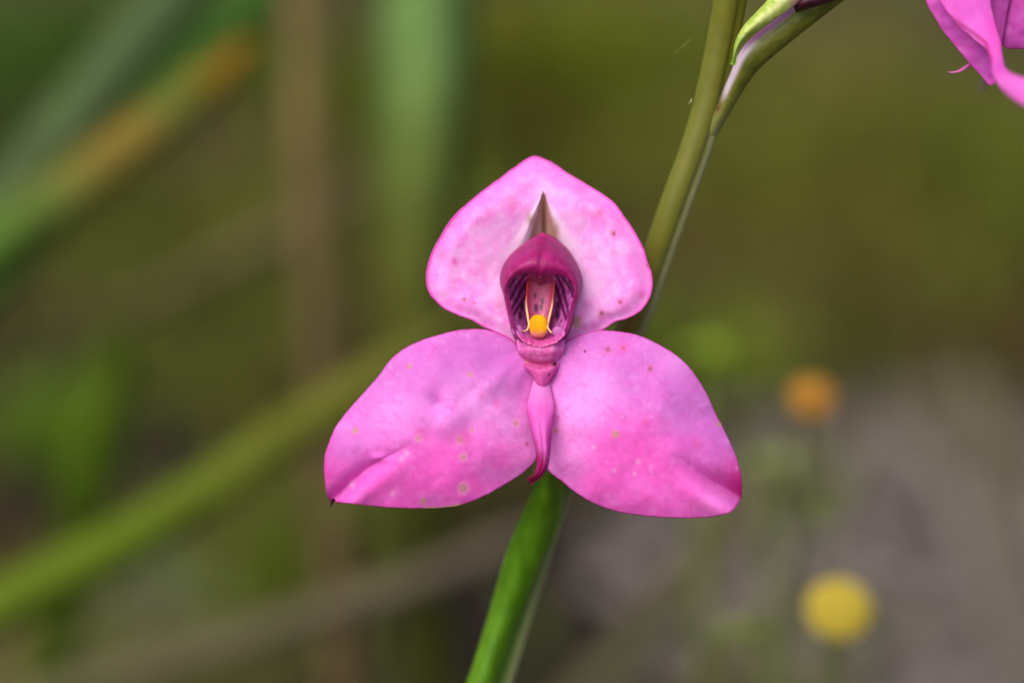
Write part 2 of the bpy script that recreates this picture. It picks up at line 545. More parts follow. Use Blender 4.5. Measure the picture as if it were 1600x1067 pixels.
# clumps: where (photo pixel of the clump on the ground), spread in m, number, height, colour, mass
clumps = [
    (60, 60, .10, 260, .07, S(70, 104, 34), mass), (250, 30, .09, 200, .07, S(66, 96, 32), mass), (40, 250, .08, 200, .06, S(62, 86, 32), mass),
    (320, 300, .08, 220, .06, S(104, 104, 44), mass), (250, 390, .07, 220, .05, S(96, 104, 36), mass), (420, 240, .06, 160, .05, S(104, 90, 60), dry),
    (90, 480, .06, 160, .05, S(88, 76, 50), dry), (160, 640, .05, 200, .05, S(92, 122, 30), mass), (330, 620, .06, 160, .04, S(104, 102, 40), mass),
    (30, 800, .05, 160, .04, S(84, 62, 28), dry), (420, 560, .06, 160, .045, S(98, 104, 42), mass), (250, 900, .04, 160, .03, S(124, 128, 104), dry),
    (420, 850, .05, 220, .04, S(108, 128, 32), mass), (130, 1040, .05, 200, .04, S(118, 116, 70), mass), (330, 1000, .04, 160, .03, S(112, 112, 60), mass),
    (560, 120, .07, 160, .06, S(98, 112, 28), mass), (800, 60, .09, 320, .07, S(106, 114, 26), mass), (980, 60, .09, 320, .07, S(110, 122, 28), mass),
    (860, 190, .07, 160, .06, S(88, 88, 30), mass), (1100, 250, .08, 260, .06, S(106, 112, 40), mass), (1250, 90, .09, 240, .06, S(116, 114, 58), dry),
    (1400, 150, .09, 260, .06, S(112, 118, 46), mass), (1560, 250, .08, 260, .06, S(106, 118, 38), mass), (1280, 330, .08, 220, .05, S(120, 106, 48), dry),
    (1450, 350, .07, 200, .05, S(106, 110, 44), mass), (1180, 420, .06, 160, .05, S(110, 104, 56), dry), (1560, 460, .06, 140, .04, S(96, 82, 46), dry),
    (1400, 470, .06, 140, .04, S(104, 98, 44), mass), (1100, 560, .04, 200, .05, S(110, 130, 40), mass), (1000, 860, .04, 120, .03, S(84, 76, 46), dry),
    (1000, 660, .05, 120, .03, S(92, 96, 48), mass), (1210, 720, .03, 140, .03, S(120, 130, 76), mass), (960, 1040, .04, 120, .03, S(96, 96, 62), dry),
    (1240, 1040, .02, 120, .03, S(116, 128, 64), mass), (1100, 930, .03, 110, .03, S(122, 120, 84), dry), (720, 620, .06, 140, .05, S(92, 92, 40), mass),
    (700, 760, .05, 120, .03, S(80, 76, 44), dry), (560, 760, .05, 160, .04, S(98, 112, 40), mass), (1500, 620, .05, 90, .03, S(116, 112, 84), dry),
]
for (px, py, spread, n, h, rgb, ms) in clumps:
    g0 = ground_hit(px, py + 50)
    spread *= .5; h *= .55
    for i in range(n):
        a, r = random.uniform(0, 2 * math.pi), spread * math.sqrt(random.random())
        x, y = g0.x + r * math.cos(a), g0.y + 0.8 * r * math.sin(a)
        z = float(ground_height(np.array(x), np.array(y)))
        if any(math.hypot(x - ground_hit(a_, b_).x, y - ground_hit(a_, b_).y) < r_ for a_, b_, r_ in DARK_GROUND): continue
        k = random.uniform(0.7, 1.35)
        jit = np.array([random.uniform(.85, 1.2), random.uniform(.9, 1.15), random.uniform(.7, 1.3)])
        ms.blade((x, y, z), h * random.uniform(.4, 1.1), random.uniform(.0011, .0024), random.uniform(.2, 1.3), random.uniform(0, 6.283), rgb * .82 * k * jit)
dark_at = [(ground_hit(a, b), r) for a, b, r in DARK_GROUND]
# a wide thin cover outside the clumps and out of view
for i in range(15000):
    rr = 3.2 * random.random() ** 1.9 + .02 * random.random()
    a = random.uniform(0, 2 * math.pi)
    x, y = rr * math.cos(a), 0.45 + rr * math.sin(a)
    if y < 0.12 and abs(x) < 0.25 and y > -0.6: h = random.uniform(.015, .03)
    else: h = random.uniform(.008, .03) * (1 + 2.0 * ss(0.4, 1.6, rr))
    q = float(fbm(np.array(x * 14), np.array(y * 14), 31, 3))
    if any(math.hypot(x - gp.x, y - gp.y) < gr for gp, gr in dark_at) and random.random() < .9: continue
    if math.hypot(x - stony.x, y - stony.y) < 0.055 + 0.07 * q and random.random() < 0.85: continue
    rgb = mixc(S(92, 78, 48), S(98, 116, 34), np.array(ss(.35, .62, q)))
    z = float(ground_height(np.array(x), np.array(y)))
    (mass if q > .48 else dry).blade((x, y, z), float(h), random.uniform(.001, .0025) * (1 + float(ss(.4, 1.6, rr))), random.uniform(.2, 1.3), random.uniform(0, 6.283), rgb * random.uniform(.6, 1.3))
mass.build('low_grass', 'olive green low grass and moss in the blurred background', 'grass')
dry.build('dry_grass', 'brown and tan dry grass litter among the green', 'dry grass')

# pebbles on the bare patch (one mass)
pv, pf, pc, k = [], [], [], 0
for i in range(300):
    a, r = random.uniform(0, 6.283), 0.085 * math.sqrt(random.random())
    x, y = stony.x + r * math.cos(a), stony.y + r * math.sin(a)
    s = random.uniform(.002, .007)
    th = np.linspace(0.05, np.pi - .05, 5); ph = np.linspace(0, 2 * np.pi, 7, endpoint=False)
    T, F = np.meshgrid(th, ph, indexing='ij')
    q = 1 + 0.5 * (np.array([[random.random() for _ in range(7)] for _ in range(5)]) - .5)
    v = np.stack([(s * q * np.sin(T) * np.cos(F)).ravel() + x, (s * q * .8 * np.sin(T) * np.sin(F)).ravel() + y, (s * .55 * q * np.cos(T)).ravel() + s * .2 + float(ground_height(np.array(x), np.array(y)))], 1)
    pv.append(v); pf += [[b + k for b in f][::-1] for f in grid_faces(5, 7, True)]; k += len(v)
    c = mixc(S(84, 76, 74), S(132, 122, 118), np.array(random.random()))
    pc.append(np.repeat(c[None], len(v), 0))
peb = obj('gravel', np.vstack(pv), pf, M_STEM, None, np.vstack(pc), base=(0, 0, 0))
tag(peb, 'grey mauve pebbles strewn over the bare soil patch', 'gravel', kind='stuff')

# ------------------------------------------------------------------ small yellow flowers
def button_flower(label, px, py, d, r_px, rgb, rgb2, sway, leafs, squash=0.95):
    f = (FOCUS + d * MM) / FOCUS
    c = np.array(P(px, py, d)); r = r_px * K * f
    base = np.array([c[0] + sway, c[1] + 0.03, -0.006])
    root = empty('yellow_flower', Vector((base[0], base[1], 0)))
    tag(root, label, 'flower', 'small yellow button flowers')
    s = np.linspace(0, 1, 24)[:, None]
    ax = -np.array(FWD) * 0.75 + np.array([0, 0, 1.0]) * .5; ax /= np.linalg.norm(ax)
    neck = c - ax * r * 0.35
    ctrl = neck - np.array([0, -0.01, 0.05])
    line = (1 - s) ** 2 * base + 2 * s * (1 - s) * ctrl + s ** 2 * neck
    tube('stem', line, 0.0006, M_STEM, root, lambda u, t: mixc(S(112, 110, 84), S(116, 120, 84), u), 8)
    e1 = np.cross(ax, [1, 0, 0]); e1 /= np.linalg.norm(e1); e2 = np.cross(ax, e1)
    # involucre cup
    prof = [(0.2, -.42), (0.75, -.36), (0.93, -.12), (0.9, 0.0)]
    ph = np.linspace(0, 2 * np.pi, 24, endpoint=False)
    v = np.array([c + r * (a * (math.cos(t) * e1 + math.sin(t) * e2) + b * ax) for a, b in prof for t in ph])
    cup = obj('involucre', v, grid_faces(4, 24, True), M_STEM, root, np.repeat(S(110, 120, 60)[None], len(v), 0))
    solid(cup, 0.2)
    # dome of florets, one mesh
    vv, ff, cc, k = [], [], [], 0
    N = 150
    for i in range(N):
        q = math.sqrt((i + .5) / N); a = i * 2.39996
        z = 0.55 * math.sqrt(max(0, 1 - (q * .98) ** 2))
        pos = c + r * (q * .96 * (math.cos(a) * e1 * squash + math.sin(a) * e2) + z * ax)
        fr = r * 0.105
        col_i = mixc(rgb, rgb2, np.array(random.random()))
        th = np.linspace(0.1, np.pi - .1, 5); p6 = np.linspace(0, 2 * np.pi, 6, endpoint=False)
        T, F = np.meshgrid(th, p6, indexing='ij')
        b = pos + fr * (np.sin(T) * np.cos(F)).ravel()[:, None] * e1 + fr * (np.sin(T) * np.sin(F)).ravel()[:, None] * e2 + 1.5 * fr * np.cos(T).ravel()[:, None] * ax
        vv.append(b); ff += [[x + k for x in g_] for g_ in grid_faces(5, 6, True)]; k += len(b); cc.append(np.repeat(col_i[None], len(b), 0))
    tag(obj('florets', np.vstack(vv), ff, M_HEAD, root, np.vstack(cc)), kind='stuff')
    for (u0, az, ln) in leafs:
        p0 = line[int(u0 * 23)]
        t = np.linspace(0, 1, 10)[:, None]
        dirv = np.array([math.cos(az), math.sin(az), 0.7])
        cl = p0 + t * ln * dirv + np.array([0, 0, -1]) * (t ** 2) * ln * .6
        v, f = blade_geo(cl, (np.sin(np.linspace(.15, np.pi - .02, 10)) * ln * .18), facing=(0, -.5, .8))
        obj('leaf', v, f, M_GRASS, root, np.repeat(S(116, 126, 70)[None], len(v), 0))
    return root

button_flower('round lemon yellow button flower above the grey soil', 1310, 955, 76, 53, S(214, 194, 74), S(198, 180, 70), -0.01, [(.6, 2.6, .009), (.45, .4, .01), (.8, 3.6, .007)])
button_flower('round orange yellow button flower above the pale green leaf', 1268, 624, 86, 38, S(190, 140, 56), S(170, 128, 58), -0.015, [(.7, 3.4, .01), (.55, 3.0, .01), (.85, .2, .007)])

def leafy_sprig(label, px, py, d, r_px, rgb):
    """little rosette of rounded leaves on a stalk"""
    f = (FOCUS + d * MM) / FOCUS
    c = np.array(P(px, py, d)); r = r_px * K * f
    base = np.array([c[0] + .01, c[1] + .02, -.006])
    root = empty('leafy_sprig', Vector((base[0], base[1], 0)))
    tag(root, label, 'plant', 'green leafy sprigs')
    s = np.linspace(0, 1, 16)[:, None]
    line = (1 - s) ** 2 * base + 2 * s * (1 - s) * (c - np.array([0, 0, .04])) + s ** 2 * c
    tube('stem', line, .0009, M_STEM, root, lambda u, t: np.repeat(rgb[None] * .8, len(u), 0), 8)
    for i in range(9):
        a = i * 2.4; t = np.linspace(0, 1, 10)[:, None]
        e = np.array([math.cos(a), math.sin(a) * .7, .25 + .06 * i])
        cl = c + np.array([0, 0, -.15 * r]) + t * r * e - np.array([0, 0, 1]) * t ** 2 * r * .4
        v, fc = blade_geo(cl, np.sin(np.linspace(.2, np.pi - .03, 10)) * r * .36, facing=(0, -.6, .8))
        obj('leaf', v, fc, M_GRASS, root, np.repeat(rgb[None] * random.uniform(.85, 1.15), len(v), 0))
leafy_sprig('yellow green leafy sprig beside the right lateral sepal', 1098, 545, 150, 44, S(122, 146, 44))
leafy_sprig('pale green leafy sprig under the orange yellow flower', 1206, 716, 150, 42, S(134, 146, 88))

# ------------------------------------------------------------------ the orchid: stem
STEM_PTS = [(1185, -330, -6), (1160, -150, -2), (1138, 0, 2), (1115, 120, 4), (1090, 215, 5), (1056, 310, 6), (1024, 400, 7.5), (988, 500, 9),
            (940, 600, 11), (895, 690, 12.5), (856, 790, 14), (825, 880, 15), (796, 965, 16), (763, 1067, 17), (720, 1200, 18)]
sc2 = spline(STEM_PTS, 130)
sc = PV(sc2[:, 0], sc2[:, 1], sc2[:, 2])
s_in = len(sc)
d_end = sc[-1] - sc[-5]
d_end /= np.linalg.norm(d_end)
tt = np.linspace(0, 1, 50)[1:, None]
e0 = sc[-1]; root_pt = np.array([e0[0] - .045, e0[1] + .075, -.012])
ctrl = e0 + d_end * .09
sc = np.vstack([sc, (1 - tt) ** 2 * e0 + 2 * tt * (1 - tt) * ctrl + tt ** 2 * root_pt])
plant = empty('orchid', Vector((root_pt[0], root_pt[1], 0)))
tag(plant, 'pink orchid in bloom with a slanting green flower stem', 'orchid')

ys = np.concatenate([sc2[:, 1], np.linspace(1200, 3600, len(sc) - s_in)])
hw = np.interp(ys, [-330, 0, 160, 230, 400, 520, 770, 900, 1067, 1300, 3600], [23, 25, 24, 24, 24, 24, 28, 30, 33, 35, 40]) * K
def stem_shape(u, t):
    # main round stalk with a low keel running down its right-hand side
    return 0.93 + 0.24 * np.exp(-(np.angle(np.exp(1j * (t - 3.0))) / 0.34) ** 2) - 0.06 * np.exp(-(np.angle(np.exp(1j * (t - 2.45))) / 0.22) ** 2)
def stem_col(u, t):
    y = np.interp(u, np.linspace(0, 1, len(sc)), ys)
    n = fbm(y / 60, t * 1.5, 4, 3)
    c = mixc(S(98, 102, 26), S(76, 122, 12), ss(480, 820, y))
    c = mixc(c, S(108, 102, 22), 0.5 * ss(.45, .75, n) * (1 - ss(500, 700, y)))
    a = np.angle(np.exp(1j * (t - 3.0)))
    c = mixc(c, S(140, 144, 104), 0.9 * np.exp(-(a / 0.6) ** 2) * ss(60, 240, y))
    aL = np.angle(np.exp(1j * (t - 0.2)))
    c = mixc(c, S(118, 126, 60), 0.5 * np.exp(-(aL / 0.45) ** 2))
    # dark lenticel specks
    for (sy, st_) in [(110, 1.7), (230, .9), (330, 2.2), (345, 1.4), (60, 1.2), (600, 2)]:
        c = mixc(c, S(66, 60, 20), 0.9 * np.exp(-(((y - sy) / 2.5) ** 2 + ((t - st_) / .06) ** 2)))
    return c
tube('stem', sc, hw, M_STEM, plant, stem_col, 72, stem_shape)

# leaves at the foot of the stem (out of view below)
for i, (az, ln) in enumerate([(0.4, .12), (2.3, .13), (3.9, .11), (5.2, .12)]):
    t = np.linspace(0, 1, 16)[:, None]
    cl = np.array([root_pt[0], root_pt[1], .005]) + t * ln * np.array([math.cos(az) * .8, math.sin(az) * .8, .45]) - np.array([0, 0, 1]) * t ** 2 * ln * .35
    v, f = blade_geo(cl, np.sin(np.linspace(.35, np.pi - .02, 16)) * .007, facing=(0, -.3, 1))
    obj('basal_leaf', v, f, M_STEM, plant, np.repeat(S(84, 122, 34)[None], len(v), 0))

# ------------------------------------------------------------------ the orchid: open flower
flower = empty('flower', P(845, 560, 2), plant)
tag(flower, 'open pink flower facing out with a magenta hood')

# --- lateral sepals
def spots(c, px, py, lst):
    for (x, y, r, kind) in lst:
        d = np.hypot(px - x, (py - y) * 0.9) * (1 + 0.25 * (vnoise(px / 3, py / 3, int(x)) - .5))
        if kind == 'ring':
            r = r * .85
            c = mixc(c, S(250, 172, 222), 0.75 * np.exp(-(d / (r * 1.3)) ** 4))
            c = mixc(c, S(196, 120, 130), 0.8 * np.exp(-(d / (r * .75)) ** 4))
            c = mixc(c, S(216, 168, 150), 0.9 * np.exp(-(d / (r * .45)) ** 4))
        elif kind == 'tan':
            c = mixc(c, S(196, 150, 120), 0.8 * np.exp(-(d / r) ** 4))
        elif kind == 'red':
            c = mixc(c, S(226, 84, 172), 0.5 * np.exp(-(d / r) ** 2))
        elif kind == 'brown':
            c = mixc(c, S(226, 110, 170), 0.6 * np.exp(-(d / r) ** 2))
            c = mixc(c, S(140, 70, 70), 0.9 * np.exp(-(d / (r * .45)) ** 2))
        elif kind == 'white':
            c = mixc(c, S(250, 190, 236), 0.6 * np.exp(-(d / r) ** 2))
        elif kind == 'dark':
            c = mixc(c, S(60, 20, 40), 0.95 * np.exp(-(d / r) ** 4))
    return c

LAV, PALE, HOT = S(208, 112, 206), S(244, 164, 242), S(250, 104, 214)  # lavender shade and pale highlights painted into the sepals, and their hot pink
def veins(px, py, seed, sc):
    wx, wy = px + 9 * (fbm(px / 20, py / 20, seed + 1, 2) - .5), py + 9 * (fbm(px / 20, py / 20, seed + 2, 2) - .5)
    a = np.exp(-(np.abs(vnoise(wx / sc, wy / sc, seed) - .5) / .045) ** 2)
    b = np.exp(-(np.abs(vnoise(wx / sc * 1.9, wy / sc * 1.9, seed + 3) - .5) / .06) ** 2)
    return np.clip(a * .8 + b * .5, 0, 1) * ss(.3, .65, fbm(px / 45, py / 45, seed + 4, 2))
def axis_coords(px, py, b, t):
    b, t = np.array(b, float), np.array(t, float)
    d = t - b; L = np.hypot(*d); d /= L
    return ((px - b[0]) * d[0] + (py - b[1]) * d[1]) / L, (-(px - b[0]) * d[1] + (py - b[1]) * d[0])

L_OUT = [(812, 541), (796, 529), (772, 518), (745, 514), (715, 516), (690, 522), (660, 531), (632, 544), (610, 562), (592, 586), (570, 611), (546, 638),
         (526, 664), (514, 690), (507, 715), (507, 745), (511, 774), (519, 782), (545, 786), (585, 791), (640, 794), (690, 793), (722, 788),
         (760, 773), (800, 750), (822, 735), (838, 716), (844, 690), (848, 650), (849, 610), (846, 565)]
L_B, L_T = (822, 565), (513, 779)
def L_depth(px, py, s):
    u, v = axis_coords(px, py, L_B, L_T)          # v>0: upper side
    h = 0.6 + 2.6 * (1 - s ** 2.2) + 1.2 * u
    h -= .7 * np.exp(-(u / .16) ** 2)                                          # narrow claw tucked in behind the lip
    cr = ss(.55, .95, u)
    vv = v + 4 * np.sin(u * 14)
    h -= cr * (2.3 * np.exp(-np.abs(vv / 13) ** 1.15))
    h += cr * 0.7 * np.exp(-((vv + 24) / 18) ** 2)                               # swollen lip of the fold
    # gentle keels running from the claw
    a = np.arctan2(py - 540, 840 - px)
    h += .05 * np.sin(a * 13 + .6) * np.exp(-((u - .15) / .22) ** 2)
    h += .55 * np.exp(-(((px - 592) / 13) ** 2 + ((py - 716) / 7) ** 2))
    h -= .55 * np.exp(-(((px - 682) / 16) ** 2 + ((py - 628) / 20) ** 2))         # small dent
    h += .28 * np.exp(-(seg_dist(px, py, [(790, 580), (742, 632), (690, 668)]) / 14) ** 2)
    h += 1.0 * (fbm(px / 95, py / 95, 3, 2) - .5) + 0.10 * (fbm(px / 30, py / 30, 8, 2) - .5) + .02 * (fbm(px / 8, py / 8, 9, 2) - .5)
    return h
L_SPOTS = [(654, 684, 6, 'ring'), (719, 687, 7, 'ring'), (724, 714, 6, 'ring'), (724, 762, 9, 'ring'), (806, 661, 6, 'ring'), (823, 694, 4, 'brown'),
           (555, 673, 5, 'tan'), (738, 672, 4, 'ring'), (640, 572, 4, 'tan'), (735, 585, 4, 'tan'), (635, 708, 4, 'white'), (628, 716, 4, 'white'),
           (549, 756, 5, 'white'), (614, 771, 4, 'white'), (662, 783, 5, 'tan'), (660, 678, 9, 'red'), (726, 684, 12, 'red'),
           (752, 618, 6, 'red'), (775, 630, 6, 'red')]
def lat_colour(px, py, s, u, v, seed, spotlist, zones):
    n1, n2, n3 = fbm(px / 80, py / 80, seed, 3), fbm(px / 24, py / 24, seed + 5, 3), fbm(px / 5, py / 5, seed + 7, 2)
    c = mixc(S(214, 118, 212), S(246, 108, 216), ss(-40, 60, -v + 60 * (n1 - .5) + 60 * (u - .35)))  # upper side more lavender, its shade painted into the colour
    c = mixc(c, S(236, 142, 232), 0.6 * ss(.42, .85, n1))
    c = mixc(c, S(242, 164, 240), 0.26 * ss(.45, .95, n2))
    c = mixc(c, S(232, 80, 192), 0.22 * ss(.45, .95, 1 - n2))
    c = c * (1 + 0.05 * (n3 - .5))[:, None]
    c = mixc(c, S(226, 160, 226), 0.45 * np.exp(-((u - .2) / .14) ** 2) * ss(-90, 20, -v))
    # faint veins fanning from the claw
    a = v / (0.15 + u) 
    c = mixc(c, S(214, 84, 194), 0.10 * ss(.55, .95, np.sin(a / 9 + 5 * fbm(px / 50, py / 50, seed + 2, 2))))
    lines = veins(px, py, seed + 40, 26)
    for (zx, zy, zr, za, zc) in zones:  # soft zones, with highlight and shade painted in as colour
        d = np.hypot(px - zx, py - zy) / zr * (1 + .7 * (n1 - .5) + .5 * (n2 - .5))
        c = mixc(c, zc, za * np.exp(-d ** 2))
    c = mixc(c, S(212, 72, 184), .30 * lines)
    c = mixc(c, S(248, 178, 244), .22 * ss(.5, .85, fbm(px / 11, py / 11, seed + 60, 2)) * ss(.35, .7, fbm(px / 50, py / 50, seed + 61, 2)))
    c = mixc(c, S(222, 84, 186), .25 * ss(.55, .85, fbm(px / 9, py / 9, seed + 63, 2)))
    c = mixc(c, S(204, 44, 160), 0.75 * ss(.78, 1.0, u) * ss(-8, 30, v))
    c = mixc(c, S(204, 50, 160), 0.75 * ss(.98, .998, s))
    return spots(c, px, py, spotlist)
def L_col(px, py, s):
    u, v = axis_coords(px, py, L_B, L_T)
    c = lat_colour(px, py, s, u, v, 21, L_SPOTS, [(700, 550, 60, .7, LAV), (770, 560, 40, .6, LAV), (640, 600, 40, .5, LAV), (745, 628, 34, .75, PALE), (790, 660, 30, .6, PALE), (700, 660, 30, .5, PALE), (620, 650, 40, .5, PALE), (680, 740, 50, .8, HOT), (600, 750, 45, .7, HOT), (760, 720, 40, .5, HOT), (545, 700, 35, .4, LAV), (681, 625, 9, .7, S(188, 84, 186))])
    c = mixc(c, S(222, 190, 120), 0.9 * np.exp(-(seg_dist(px, py, [(665, 794), (690, 794), (720, 789)]) / 2.2) ** 2))   # dried edge
    return c
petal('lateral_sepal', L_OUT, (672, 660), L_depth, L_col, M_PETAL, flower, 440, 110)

R_OUT = [(876, 541), (892, 530), (915, 520), (942, 516), (968, 518), (995, 523), (1022, 534), (1050, 550), (1074, 570), (1092, 594), (1107, 620), (1118, 645),
         (1132, 672), (1145, 700), (1155, 728), (1159, 755), (1158, 776), (1150, 792), (1134, 803), (1105, 808), (1060, 809), (1010, 806), (965, 799),
         (930, 787), (902, 771), (878, 752), (860, 738), (853, 722), (848, 690), (843, 650), (842, 610), (846, 565)]
R_B, R_T = (866, 565), (1154, 784)
def R_depth(px, py, s):
    u, v = axis_coords(px, py, R_B, R_T)
    v = -v
    h = 0.6 + 2.8 * (1 - s ** 2.2) + 1.0 * u
    h -= .7 * np.exp(-(u / .16) ** 2)
    cr = ss(.62, .97, u)
    vv = v + 5 * np.sin(u * 9 + 1) 
    h -= cr * 2.6 * np.exp(-np.abs((vv - 4) / 16) ** 1.3)
    h += cr * 0.9 * np.exp(-((vv + 24) / 20) ** 2)
    a = np.arctan2(py - 540, px - 850)
    h += .05 * np.sin(a * 14) * np.exp(-((u - .16) / .2) ** 2)
    h += 1.0 * (fbm(px / 100, py / 100, 43, 2) - .5) + 0.10 * (fbm(px / 30, py / 30, 48, 2) - .5) + .02 * (fbm(px / 8, py / 8, 49, 2) - .5)
    return h
R_SPOTS = [(962, 678, 6, 'tan'), (950, 546, 6, 'brown'), (974, 544, 8, 'red'), (974, 544, 4, 'brown'), (1016, 576, 6, 'brown'), (1123, 663, 4, 'tan'), (1151, 731, 3, 'white'),
           (1009, 779, 6, 'red'), (914, 549, 1.8, 'dark'), (997, 721, 4, 'white'), (992, 740, 3, 'white'), (960, 735, 3, 'white'), (869, 673, 4, 'tan'), (927, 698, 3, 'white'),
           (1088, 694, 9, 'red'), (1010, 660, 8, 'red')]
def R_col(px, py, s):
    u, v = axis_coords(px, py, R_B, R_T)
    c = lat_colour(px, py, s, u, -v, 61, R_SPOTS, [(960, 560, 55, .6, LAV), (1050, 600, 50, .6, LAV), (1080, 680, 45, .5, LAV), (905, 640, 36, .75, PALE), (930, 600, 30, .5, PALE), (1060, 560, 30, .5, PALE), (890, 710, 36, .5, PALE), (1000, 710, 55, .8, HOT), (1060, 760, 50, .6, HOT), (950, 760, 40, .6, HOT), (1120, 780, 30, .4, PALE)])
    c = mixc(c, S(206, 26, 140), 0.8 * ss(.8, .98, u) * ss(-2, 14, -v) * (1 - ss(40, 75, -v)))
    return c
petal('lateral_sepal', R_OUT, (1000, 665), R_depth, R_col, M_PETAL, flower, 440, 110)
# dark point at the tip of the left sepal
tube('sepal_tip', PV([522, 519, 516], [779, 784, 792], [-2.0, -2.0, -1.6]), np.array([3.0, 2.6, .6]) * K, M_HOOD, flower, lambda u, t: np.repeat(S(70, 24, 40)[None], len(u), 0), 10)

# --- dorsal sepal with its spur opening
D_OUT = [(836, 244), (851, 249), (868, 257), (886, 270), (905, 281), (925, 293), (946, 306), (962, 320), (978, 342), (994, 366), (1006, 390), (1012, 410), (1019, 430), (1019, 448),
         (1014, 468), (1000, 486), (980, 497), (962, 502), (944, 514), (920, 522), (898, 532), (878, 541), (845, 548), (812, 540), (790, 526), (768, 516),
         (750, 508), (738, 500), (716, 492), (695, 482), (681, 470), (670, 456), (666, 440), (668, 418), (676, 392), (690, 366), (708, 340), (730, 318), (752, 300), (776, 282), (800, 264), (820, 250)]
def D_depth(px, py, s):
    h = -2.2 + 1.7 * s ** 2 - 2.2 * ss(340, 240, py) - 1.0 * ss(.8, 1, s)
    h -= 1.2 * np.exp(-(((px - 846) / 70) ** 2 + ((py - 440) / 90) ** 2))
    w = np.clip((py - 299) / 74, 0.001, 1.4) * 25
    w = np.where(py > 345, np.maximum(w, 16), w)
    x = np.abs(px - 849) / w
    inside = ss(1.12, .25, x) * ss(297, 306, py) * (1 - ss(420, 470, py))
    h -= (.25 + .8 * ss(300, 380, py)) * inside
    h -= .3 * np.exp(-((px - 850) / 4) ** 2) * ss(306, 330, py) * (1 - ss(420, 470, py))
    h += .2 * ss(1.9, 1.2, x) * ss(1.0, 1.25, x) * ss(300, 320, py) * (1 - ss(360, 400, py))
    h += .5 * (fbm(px / 90, py / 90, 73, 2) - .5) + 0.14 * (fbm(px / 34, py / 34, 78, 2) - .5) + .02 * (fbm(px / 8, py / 8, 79, 2) - .5)
    return h
D_SPOTS = [(711, 410, 6, 'red'), (711, 410, 4, 'red'), (940, 489, 7, 'brown'), (969, 472, 6, 'brown'), (959, 365, 6, 'brown'), (937, 334, 8, 'red'), (937, 332, 4, 'red'), (901, 503, 9, 'tan'),
           (725, 468, 4, 'brown'), (1011, 415, 3, 'brown'), (741, 474, 2.5, 'brown'), (690, 350, 2, 'red'), (800, 318, 10, 'red'), (1003, 460, 7, 'red'), (970, 305, 9, 'red'), (682, 430, 2, 'brown'), (690, 400, 8, 'red')]
def D_col(px, py, s):
    n1, n2, n3 = fbm(px / 60, py / 60, 91, 3), fbm(px / 22, py / 22, 95, 3), fbm(px / 6, py / 6, 97, 2)
    c = mixc(S(244, 186, 242), S(246, 150, 234), ss(.35, 1, s + .7 * (n1 - .5)))
    c = mixc(c, S(240, 196, 242), 0.5 * ss(.45, .8, n2))
    c = mixc(c, S(238, 124, 212), 0.4 * ss(.5, .8, 1 - n2) * ss(.3, .8, s))
    c = c * (1 + .05 * (n3 - .5))[:, None]
    c = mixc(c, S(236, 120, 212), .34 * veins(px, py, 400, 24))
    c = mixc(c, S(252, 210, 250), .28 * ss(.5, .85, fbm(px / 11, py / 11, 404, 2)))
    c = mixc(c, S(244, 110, 220), .55 * ss(.8, .985, s) * ss(560, 330, py))
    c = mixc(c, S(226, 72, 186), .85 * ss(.972, .992, s))
    # pale rim, tan tissue and dark groove of the spur mouth
    w = np.clip((py - 299) / 74, 0.001, 1.4) * 25
    x = np.abs(px - 849) / w
    lo = 1 - ss(376, 420, py)
    c = mixc(c, S(240, 218, 236), .7 * ss(2.4, 1.2, x) * ss(300, 330, py) * lo)
    c = mixc(c, S(196, 146, 138), .92 * ss(1.1, .8, x + .25 * (n2 - .5)) * ss(297, 301, py) * lo)
    c = mixc(c, S(150, 118, 74), .7 * np.exp(-(((px - 828) / 6) ** 2 + ((py - 343) / 9) ** 2)))
    c = mixc(c, S(176, 132, 96), .7 * np.exp(-(((px - 868) / 7) ** 2 + ((py - 358) / 10) ** 2)))
    c = mixc(c, S(112, 70, 40), .85 * np.exp(-((px - 850) / 4.2) ** 2) * ss(299, 306, py) * lo)
    c = mixc(c, S(120, 84, 40), .8 * ss(312, 300, py) * ss(1.1, .85, x) * ss(297, 300, py))
    return spots(c, px, py, D_SPOTS)
petal('dorsal_sepal', D_OUT, (846, 420), D_depth, D_col, M_PETAL, flower, 520, 130)
# spur behind the dorsal sepal
spc = spline([(849, 350, 7.5), (850, 350, 12), (852, 362, 16), (853, 380, 19)], 16)
tube('spur', PV(spc[:, 0], spc[:, 1], spc[:, 2]), np.linspace(26, 9, 16) * K, M_PETAL, flower, lambda u, t: mixc(S(214, 140, 190), S(170, 140, 100), u), 20)

# --- hood of the two joined petals
H_OUT = [(812, 543), (801, 524), (795, 502), (792, 482), (787, 462), (781, 441), (783, 422), (794, 402), (813, 384), (834, 370), (848, 362.5), (863, 369),
         (884, 386), (899, 407), (909, 430), (910, 446), (905, 464), (899, 484), (896, 504), (888, 524), (876, 543)]
H_IN = [(818, 532), (809, 521), (802, 506), (797, 486), (793, 466), (791, 452), (796, 439), (807, 431), (822, 427), (836, 428), (844, 434), (854, 430),
        (872, 429.5), (884, 433), (893, 440), (899, 452), (898.5, 464), (893, 482), (889, 500), (882, 520), (871, 532)]
nt_ = 240
def hood_curve(pts):
    return spline(pts, nt_)
O_, I_ = hood_curve(H_OUT), hood_curve(H_IN)
